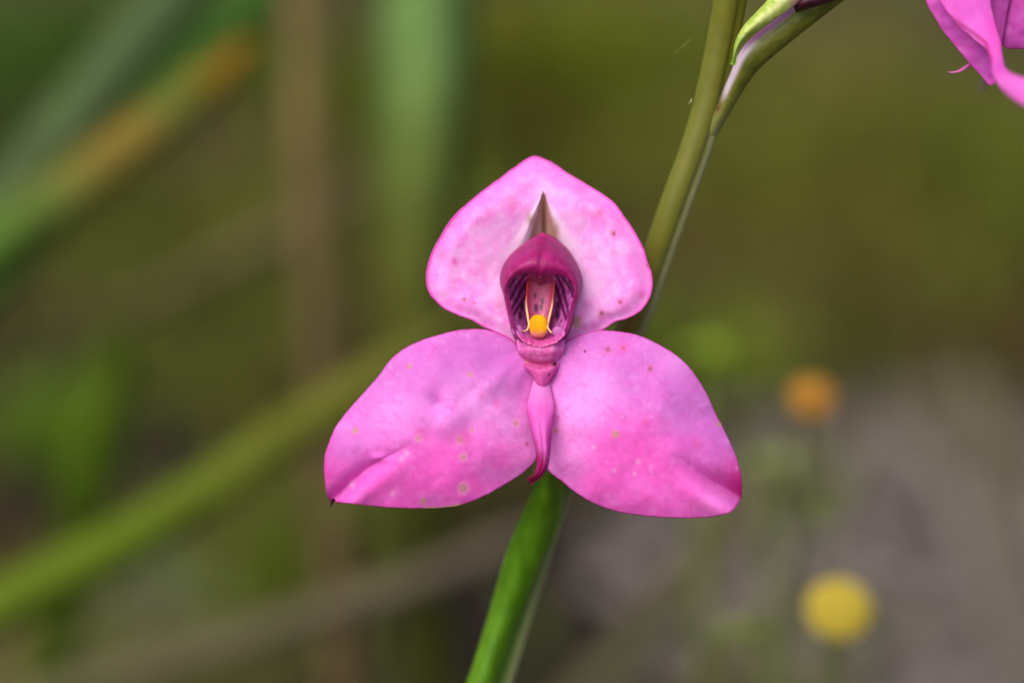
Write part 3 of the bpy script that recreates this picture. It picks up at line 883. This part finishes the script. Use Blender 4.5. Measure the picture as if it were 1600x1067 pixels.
# match the two curves at the apex / notch
def split_resample(pts, k):
    a, b = spline(pts[:k + 1], nt_ // 2), spline(pts[k:], nt_ // 2 + 1)[1:]
    return np.vstack([a, b])
O_, I_ = split_resample(H_OUT, 10), split_resample(H_IN, 10)
rows = []
q_dome = np.linspace(0, 1, 40)
tpar = np.linspace(-1, 1, nt_)
top = np.exp(-(tpar / .42) ** 2)                      # 1 at the crown, 0 down the sides
ctr = np.array([844.0, 480.0])
rim_h = 3.2 - 1.6 * np.abs(tpar) ** 3
for q in q_dome:                                       # outer shell from the edge over the dome to the rim
    p = O_ * (1 - q) + I_ * q
    start = -2.2 + .0 * top
    h = start + (rim_h - start) * (np.sin(q * np.pi / 2) ** .75) + 1.5 * np.sin(np.pi * q) * top
    crease = np.exp(-((p[:, 0] - (848 - 5 * q)) / 4.5) ** 2) * ss(.02, .3, q) * top
    h = h - .18 * crease
    rows.append((p, h, np.full(nt_, q)))
for q in np.linspace(0, 1, 10)[1:]:                    # rolled rim turning back inside
    p = I_ + (I_ - ctr) * (-.015 * np.sin(q * np.pi / 2)) + (I_ - ctr) * .05 * ss(.4, 1, q)
    h = rim_h - 2.5 * q ** 1.6
    rows.append((p, h, 1 + q))
P_ = np.stack([r[0] for r in rows]); H_ = np.stack([r[1] for r in rows]); Q_ = np.stack([np.broadcast_to(r[2], (nt_,)) for r in rows])
px, py = P_[..., 0].ravel(), P_[..., 1].ravel()
H_ = H_ + (.18 * (fbm(px / 22, py / 22, 120, 2) - .5)).reshape(H_.shape) * ss(0, .2, Q_)
hv = PV(px, py, -H_.ravel())
n1 = fbm(px / 18, py / 18, 130, 3)
hc = mixc(S(172, 32, 116), S(158, 24, 102), ss(.35, .65, n1))
hc = mixc(hc, S(186, 54, 142), .3 * ss(.5, .75, fbm(px / 9, py / 30, 133, 2)))
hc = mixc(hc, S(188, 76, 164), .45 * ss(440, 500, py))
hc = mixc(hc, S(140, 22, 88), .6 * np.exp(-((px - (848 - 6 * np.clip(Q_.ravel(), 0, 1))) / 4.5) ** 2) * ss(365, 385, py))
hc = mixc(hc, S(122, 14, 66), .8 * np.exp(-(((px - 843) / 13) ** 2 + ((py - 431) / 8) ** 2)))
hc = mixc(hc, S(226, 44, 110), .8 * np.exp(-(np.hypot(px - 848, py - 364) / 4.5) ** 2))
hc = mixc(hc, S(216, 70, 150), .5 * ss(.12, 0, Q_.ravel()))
hf = [f_[::-1] for f_ in grid_faces(len(rows), nt_)]
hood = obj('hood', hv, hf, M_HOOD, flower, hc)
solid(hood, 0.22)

# --- throat: concave lining with striped side walls
TH_OUT = [(x + (844 - x) * -.03, y + (482 - y) * -.03) for x, y in H_IN] + [(862, 538), (844, 542), (826, 538)]
STRIPES = [[(822, 427), (808, 447), (797, 468)], [(826, 436), (812, 460), (799, 484)], [(822, 462), (810, 480), (803, 492)], [(804, 436), (797, 448)],
           [(870, 430), (879, 450), (886, 478), (888, 494)], [(878, 432), (888, 446), (896, 464)], [(868, 446), (876, 470), (884, 498)], [(890, 440), (897, 456)]]
SPECK = [(838, 481, 4.5, 8), (848, 470, 3.5, 6), (846, 480, 2.8, 6), (836, 461, 2.5, 6), (813, 493, 4, 7), (816, 478, 4, 9), (871, 492, 4, 9), (873, 478, 3.5, 8)]
def T_depth(px, py, s):
    h = -1.6 + 3.2 * ss(.35, 1.0, s) ** 1.3
    h = h + .8 * ss(500, 536, py) * ss(0, .8, s)
    d = np.full(np.shape(px), 0.0)
    for st_ in STRIPES:
        d = d - .15 * np.exp(-(seg_dist(px, py, st_) / 1.8) ** 2)
    return h + d + .25 * (fbm(px / 5, py / 9, 140, 2) - .5)
def T_col(px, py, s):
    n = fbm(px / 6, py / 10, 150, 3)
    c = mixc(S(184, 74, 168), S(208, 116, 198), ss(.35, .65, n))
    c = mixc(c, S(182, 56, 100), .8 * ss(24, 14, np.abs(px - 844)) * ss(520, 500, py))     # column back
    c = mixc(c, S(120, 60, 30), .6 * np.exp(-(((px - 846) / 6) ** 2 + ((py - 438) / 9) ** 2)))
    for st_ in STRIPES:
        c = mixc(c, S(104, 8, 84), .92 * np.exp(-(seg_dist(px, py, st_) / 2.6) ** 4))
    for (x, y, rx, ry) in SPECK:
        d = np.hypot((px - x) / rx, (py - y) / ry) + .5 * (vnoise(px / 1.6, py / 1.6, 160) - .5)
        c = mixc(c, S(76, 16, 66), .85 * ss(1.05, .7, d))
        c = mixc(c, S(170, 120, 170), .6 * ss(.9, .6, d) * ss(.72, .85, vnoise(px / 1.1, py / 1.1, 161)))  # pale glints painted onto the dark specks
    c = mixc(c, S(206, 70, 140), .7 * ss(518, 534, py))
    return c
petal('throat', TH_OUT, (844, 480), T_depth, T_col, M_THROAT, flower, 300, 90, 0)

# --- column in the throat
def strip(name, pts, widths, arch, mat, parent, colour, n=60, m=21, thick=.25, bulge=None):
    """ribbon along (px,py,h) with half widths; cross-section bows towards the viewer by arch (mm)"""
    c = spline(pts, n)
    w = np.interp(np.linspace(0, 1, n), np.linspace(0, 1, len(widths)), widths)
    wl = spline(np.stack([np.linspace(0, 100, len(widths)), widths], 1), n)[:, 1]
    w = np.maximum(wl, .2)
    t = np.gradient(c[:, :2], axis=0); t /= np.linalg.norm(t, axis=1)[:, None]
    nrm = np.stack([-t[:, 1], t[:, 0]], 1)
    q = np.linspace(-1, 1, m)
    U, Q = np.meshgrid(np.linspace(0, 1, n), q, indexing='ij')
    pxy = c[:, None, :2] + (w[:, None] * q[None])[..., None] * nrm[:, None, :]
    h = c[:, None, 2] + arch * (1 - Q ** 2)
    px, py = pxy[..., 0].ravel(), pxy[..., 1].ravel()
    if bulge is not None: h = h + bulge(U, Q)
    v = PV(px, py, -h.ravel())
    f = [x[::-1] for x in grid_faces(n, m)]
    a, b, d_ = (Vector(v[i]) for i in f[len(f) // 2][:3])
    if (b - a).cross(d_ - a).dot(FWD) > 0: f = [x[::-1] for x in f]
    o = obj(name, v, f, mat, parent, colour(px, py, U.ravel(), Q.ravel()))
    if thick: solid(o, thick)
    return o
def col_colour(px, py, u, q):
    n = fbm(px / 4, py / 8, 170, 3)
    c = mixc(S(196, 84, 128), S(206, 104, 158), ss(.35, .65, n) * ss(440, 480, py))
    c = mixc(c, S(190, 40, 70), .8 * ss(.6, .95, np.abs(q)))
    c = mixc(c, S(122, 76, 30), .75 * np.exp(-(((px - 846) / 5) ** 2 + ((py - 437) / 8) ** 2)))
    for (x, y, rx, ry) in SPECK[:4]:
        d = np.hypot((px - x) / rx, (py - y) / ry) + .6 * (vnoise(px / 1.6, py / 1.6, 160) - .5)
        c = mixc(c, S(84, 18, 70), .85 * ss(1.05, .7, d))
        c = mixc(c, S(176, 140, 176), .6 * ss(.9, .6, d) * ss(.66, .82, vnoise(px / 1.1, py / 1.1, 161)))  # glitter highlights painted into the speck colour
    return c
strip('column', [(844, 420, .9), (844, 450, .3), (843, 480, .2), (842, 512, .4)], [21, 20.5, 19, 13], -.5, M_THROAT, flower, col_colour)
def side_arm(pts, rad, c0, c1, name):
    c = spline(pts, 40)
    tube(name, PV(c[:, 0], c[:, 1], -c[:, 2]), np.interp(np.linspace(0, 1, 40), np.linspace(0, 1, len(rad)), rad) * K, M_POLLEN, flower,
         lambda u, t: mixc(c0, c1, ss(.34, .62, u)), 10)
side_arm([(827, 426, .8), (825, 445, .8), (822.5, 465, .9), (822.5, 480, 1.1), (825, 497, 1.6), (826.5, 508, 2.0), (823, 516, 2.3), (816, 517, 2.5)], [1.4, 1.4, 1.5, 1.7, 1.8, 1.6, 1.0], S(206, 70, 70), S(250, 214, 170), 'cream_filament')
side_arm([(868, 428, .8), (866, 445, .8), (864, 465, .9), (862, 480, 1.1), (858, 497, 1.6), (855.5, 508, 2.0), (857, 514, 2.3), (862, 520, 2.5)], [1.4, 1.4, 1.5, 1.7, 1.8, 1.6, 1.0], S(204, 84, 80), S(250, 214, 170), 'cream_filament')

# yellow anther, white glands
def yel(px, py):
    c = mixc(S(250, 186, 20), S(244, 164, 24), ss(842, 834, px) * .6 + .4 * ss(500, 515, py))
    return mixc(c, S(226, 110, 140), .9 * ss(514, 526, py))
blob('anther', (841.5, 510), 14.5, 18, 8, M_POLLEN, flower, yel, -1.9, .08, 3, 32, 48, .8)
blob('gland', (808.5, 516), 8, 8, 3, M_POLLEN, flower, lambda x, y: np.repeat(S(204, 118, 192)[None], len(x), 0), -1.6, .3, 5)
blob('gland', (872, 518), 9, 8, 3, M_POLLEN, flower, lambda x, y: np.repeat(S(204, 118, 192)[None], len(x), 0), -1.6, .3, 6)

# --- stigma shield below the throat
ST_OUT = [(808, 530), (822, 537), (844, 540), (866, 537), (882, 530), (881, 545), (878, 562), (872, 576), (862, 590), (854, 602), (847, 607), (840, 601), (832, 588), (821, 574), (813, 560), (809, 544)]
def ST_depth(px, py, s):
    ledge = 576 - 13 * ((px - 846) / 32) ** 2
    h = 1.9 - 1.0 * s ** 3 * ss(545, 570, py) + .5 * np.exp(-((py - 548) / 10) ** 2)
    h -= 1.3 * ss(18, 37, np.abs(px - 845))
    h += .6 * ss(ledge - 2, ledge + 3, py) - .7 * np.exp(-((py - ledge + 5) / 5) ** 2) * ss(34, 22, np.abs(px - 846))
    return h + .07 * (fbm(px / 9, py / 9, 180, 2) - .5)
def ST_col(px, py, s):
    n = fbm(px / 9, py / 9, 185, 3)
    ledge = 576 - 13 * ((px - 846) / 32) ** 2
    c = mixc(S(218, 92, 176), S(226, 124, 190), ss(.35, .65, n))
    c = mixc(c, S(218, 84, 160), .6 * ss(ledge - 18, ledge - 4, py) * ss(ledge + 1, ledge - 2, py))
    c = mixc(c, S(228, 96, 184), .8 * ss(ledge, ledge + 4, py))
    c = mixc(c, S(228, 120, 204), .7 * ss(20, 36, np.abs(px - 845)) * ss(600, 570, py))
    c = mixc(c, S(176, 40, 130), .7 * np.exp(-(((px - 843) / 18) ** 2 + ((py - 537) / 4) ** 2)))
    c = mixc(c, S(190, 40, 130), .5 * ss(.93, 1, s) * ss(570, 590, py))
    return spots(c, px, py, [(867, 569, 3.2, 'dark'), (858, 585, 1.8, 'dark'), (870, 561, 4, 'white'), (823, 565, 2.4, 'tan')])
petal('stigma', ST_OUT, (845, 560), ST_depth, ST_col, M_PETAL, flower, 240, 60, .3)

# --- lip
def lip_col(px, py, u, q):
    n = fbm(px / 8, py / 14, 190, 3)
    c = mixc(S(226, 136, 214), S(226, 90, 196), ss(600, 650, py) * .8 + .4 * (n - .5))
    c = mixc(c, S(228, 134, 220), .5 * ss(.5, .7, n) * ss(655, 680, py))
    c = mixc(c, S(198, 40, 150), .55 * ss(.55, .98, np.abs(q)) * ss(625, 660, py))
    c = mixc(c, S(196, 44, 150), .8 * np.exp(-((px - 859) / 5) ** 2) * ss(655, 690, py))
    c = mixc(c, S(166, 22, 108), ss(692, 730, py + 14 * q))
    return mixc(c, S(120, 10, 62), ss(728, 748, py))
strip('lip', [(846, 592, .6), (845, 622, 2.0), (845, 645, 3.0), (846, 668, 3.5), (848, 690, 3.8), (849, 712, 4.0), (847, 728, 4.0), (840, 742, 3.8), (826, 753, 3.4)],
      [12, 17, 21, 19, 15.5, 12.5, 10, 7.5, 1.5], -.0, M_PETAL, flower, lip_col, 110, 31, .35,
      lambda U, Q: 0.7 * (1 - Q ** 2) * ss(.15, .6, U) + .5 * (1 - Q ** 2) - .35 * np.exp(-(Q / .2) ** 2) * ss(.3, .5, U) + .5 * ss(.5, 1, Q) * ss(.55, .8, U))

# --- ovary carrying the flower, in front of the stem, and its bract
oc = spline([(846, 560, 3.0), (848, 620, 6.5), (853, 690, 7.8), (859, 750, 8.8), (856, 800, 10.5), (843, 850, 13)], 60)
def ov_col(u, t):
    c = mixc(S(150, 150, 70), S(96, 146, 30), ss(.3, .75, u))
    return mixc(c, S(120, 150, 70), .6 * ss(.6, 1, np.sin(3 * t + .4)))
tube('ovary', PV(oc[:, 0], oc[:, 1], oc[:, 2]), np.interp(np.linspace(0, 1, 60), [0, .2, .5, .75, 1], [16, 22, 24, 25, 20]) * K, M_STEM, flower, ov_col, 36,
     lambda U, T: 1 + .06 * np.cos(3 * T))
def br_col(px, py, u, q):
    n = fbm(px / 14, py / 40, 201, 3)
    c = mixc(S(76, 122, 12), S(88, 136, 20), ss(.35, .65, n))
    c = mixc(c, S(120, 150, 60), .5 * ss(.8, 1, np.abs(q)))
    return mixc(c, S(96, 70, 40), .5 * ss(.72, .9, q) * ss(.5, .2, u) * 0 + .0 * u)
bo = strip('bract', [(866, 690, -4.8), (857, 735, -4.6), (848, 780, -6.0), (831, 835, -9.2), (804, 910, -12.0), (784, 970, -13.4), (752, 1067, -14.6), (710, 1190, -15.5)], [6, 22, 29, 26, 23, 22, 22, 10], 1.6, M_STEM, plant, br_col, 70, 25, .3)

# ------------------------------------------------------------------ the orchid: side branch with ovary and bract towards the second flower
branch = empty('flower', P(1137, 158, 3), plant)
tag(branch, 'second pink flower seen from behind on its olive ovary')
bc = spline([(1052, 330, 8.2), (1086, 252, 6.2), (1113, 202, 4.6), (1134, 164, 3.2), (1153, 126, 2.0), (1176, 88, 1.0), (1222, 48, .5), (1269, 11, .8), (1330, -34, 1.5), (1430, -100, 3), (1500, -130, 4), (1556, -130, 5)], 90)
b_r = np.interp(np.linspace(0, 1, 90), [0, .12, .20, .26, .32, .38, .46, .55, .78, .9, 1], [8, 10, 11.5, 12.5, 16, 21.5, 22, 22, 20, 17, 14]) * K
def bcol(u, t):
    n = fbm(u * 40, t * 2, 210, 3)
    c = mixc(S(112, 116, 40), S(90, 98, 30), ss(.3, .7, n))
    a = np.angle(np.exp(1j * (t - 4.6)))
    up = np.angle(np.exp(1j * (t - 2.5)))
    px = np.interp(u, np.linspace(0, 1, len(bc)), bc[:, 0])
    c = mixc(c, S(128, 134, 92), .7 * np.exp(-(np.angle(np.exp(1j * (t - .1))) / .6) ** 2) * ss(1165, 1120, px))
    c = mixc(c, S(126, 130, 84), .85 * ss(1150, 1095, px))
    c = mixc(c, S(204, 184, 204), .9 * ss(.9, .45, np.abs(up - .1)) * ss(1134, 1146, px) * ss(1200, 1172, px))
    c = mixc(c, S(120, 62, 120), .85 * ss(.75, .3, np.abs(up - .3 + .25 * ss(1180, 1220, px))) * ss(1160, 1190, px))
    return mixc(c, S(96, 40, 30), .8 * np.exp(-((px - 1131) / 4) ** 2) * ss(.7, .3, np.abs(up)))
tube('ovary', PV(bc[:, 0], bc[:, 1], bc[:, 2]), b_r, M_STEM, branch, bcol, 48, lambda U, T: 1 + .05 * np.cos(3 * T + 1))
def brc(px, py, u, q):
    n = fbm(px / 10, py / 10, 220, 3)
    c = mixc(S(150, 176, 70), S(186, 198, 104), ss(.35, .65, n))
    c = mixc(c, S(124, 168, 60), .8 * ss(.3, 0, u))
    c = mixc(c, S(222, 226, 170), .5 * np.exp(-((q - .1) / .25) ** 2) * ss(.25, .45, u))
    return mixc(c, S(168, 96, 130), .8 * ss(.62, .8, u + .12 * q))
strip('bract', [(1145, 102, 1.2), (1152, 72, 2.0), (1168, 48, 2.4), (1194, 26, 2.6), (1222, 2, 2.8), (1250, -24, 2.6), (1290, -54, 2.2)], [.2, 6, 11, 15, 19, 18, 4], .7, M_STEM, branch, brc, 70, 25, .3)
strip('withered_petal', [(1240, 12, 1.0), (1256, 4, 2.2), (1296, -14, 2.6), (1350, -44, 2.6)], [9, 15, 18, 8], .8, M_STEM, branch,
      lambda px, py, u, q: mixc(S(74, 26, 44), S(54, 22, 34), ss(.3, .7, fbm(px / 20, py / 6, 225, 3))), 50, 21, .25)
# fine spider threads on the stem
tube('hair', PV([1051, 1066, 1081], [86, 73, 61], [3, 3.5, 4]), .22 * K, M_STEM, plant, lambda u, t: np.repeat(S(150, 160, 90)[None], len(u), 0), 6)
tube('hair', PV([1076, 1079, 1080.5], [162, 160, 155], [3, 3.2, 3.6]), .6 * K, M_STEM, plant, lambda u, t: np.repeat(S(190, 196, 160)[None], len(u), 0), 6)

# ------------------------------------------------------------------ second flower (mostly above the frame)
def f2col(seed, dark=None):
    def f(px, py, s):
        n1, n2 = fbm(px / 50, py / 50, seed, 3), fbm(px / 22, py / 22, seed + 3, 2)
        c = mixc(S(218, 92, 206), S(232, 100, 210), ss(.3, .7, n1))
        c = mixc(c, S(228, 134, 224), .45 * ss(.45, .9, n2))
        c = mixc(c, S(214, 52, 168), .6 * ss(.95, 1, s))
        c = mixc(c, S(228, 92, 190), .7 * np.exp(-(((px - 1556) / 14) ** 2 + ((py - 60) / 50) ** 2)))
        if dark: c = mixc(c, S(176, 48, 126), .7 * np.exp(-(seg_dist(px, py, dark) / 2.0) ** 2))
        return c
    return f
# left sepal hanging with its folded edge
S1 = [(1430, -60), (1447, 2), (1458, 24), (1473, 48), (1492, 72), (1512, 96), (1532, 118), (1548, 134), (1560, 120), (1566, 96), (1566, 66), (1572, 30), (1580, -30), (1570, -110), (1530, -170), (1480, -170), (1440, -120)]
FOLD = [(1440, -40), (1456, 0), (1476, 20), (1501, 39), (1522, 53), (1540, 67), (1548, 94), (1546, 112)]
def s1d(px, py, s):
    d = px - np.interp(py, [-200, -20, 4, 24, 42, 58, 70, 82, 160], [1440, 1452, 1460, 1476, 1496, 1515, 1532, 1543, 1556])
    h = .6 + 1.4 * (1 - s ** 2)
    return h + .4 * (fbm(px / 30, py / 30, 231, 2) - .5)
petal('sepal', S1, (1515, -10), s1d, f2col(230), M_PETAL, branch, 260, 60)
# right sepal
S2 = [(1556, -110), (1560, -20), (1564, 40), (1568, 72), (1590, 77), (1640, 76), (1700, 60), (1750, 10), (1760, -60), (1720, -130), (1640, -160)]
petal('sepal', S2, (1650, -30), lambda px, py, s: -.6 + 2.2 * (1 - s ** 2) + .5 * (fbm(px / 30, py / 30, 241, 2) - .5), f2col(240), M_PETAL, branch, 220, 50)
# near sepal curling towards the viewer
def near_col(px, py, u, q):
    n1, n2 = fbm(px / 40, py / 40, 251, 3), fbm(px / 18, py / 30, 255, 2)
    c = mixc(S(222, 96, 210), S(234, 102, 212), ss(.3, .7, n1))
    c = mixc(c, S(232, 140, 228), .45 * ss(.45, .9, n2))
    c = mixc(c, S(228, 78, 186), .7 * np.exp(-(((px - 1555) / 16) ** 2 + ((py - 62) / 38) ** 2)))
    c = mixc(c, S(242, 128, 222), .6 * ss(108, 128, py))
    c = mixc(c, S(172, 44, 116), .75 * np.exp(-(seg_dist(px, py, FOLD) / 3.2) ** 2))
    return mixc(c, S(206, 60, 140), .6 * ss(.86, 1, np.abs(q)) * ss(.45, .6, u))
strip('sepal', [(1494, -90, 3.0), (1512, 0, 3.3), (1532, 40, 3.8), (1551, 70, 5.2), (1557.5, 94, 7.5), (1562, 113, 11), (1579, 131, 15), (1616, 148, 18), (1700, 168, 20)],
      [64, 56, 33, 13, 10.5, 17, 24, 27, 14], .5, M_PETAL, branch, near_col, 120, 41, .2)
# thin lip tip, and greyish spur tip
c = spline([(1532, 84, 0), (1518, 99, -.5), (1506, 108, -1), (1494, 113, -1), (1482, 113.5, -1)], 30)
tube('lip', PV(c[:, 0], c[:, 1], -c[:, 2]), np.interp(np.linspace(0, 1, 30), [0, .6, 1], [4, 3, .9]) * K, M_PETAL, branch, lambda u, t: mixc(S(200, 80, 176), S(226, 130, 196), u), 12)
c = spline([(1556, 106, -19), (1548, 118, -20), (1537, 134, -22), (1530, 146, -23)], 24)
tube('sepal_tip', PV(c[:, 0], c[:, 1], -c[:, 2]), np.interp(np.linspace(0, 1, 24), [0, .6, 1], [8, 6, 2]) * K, M_STEM, branch, lambda u, t: np.repeat(S(142, 110, 130)[None], len(u), 0), 12)
# hood and back parts above the frame
strip('hood', [(1540, -110, 2), (1580, -95, 5), (1620, -70, 7), (1655, -40, 8)], [18, 36, 38, 18], 4.0, M_HOOD, branch, lambda px, py, u, q: np.repeat(S(190, 44, 134)[None], len(px), 0), 40, 21, .3)
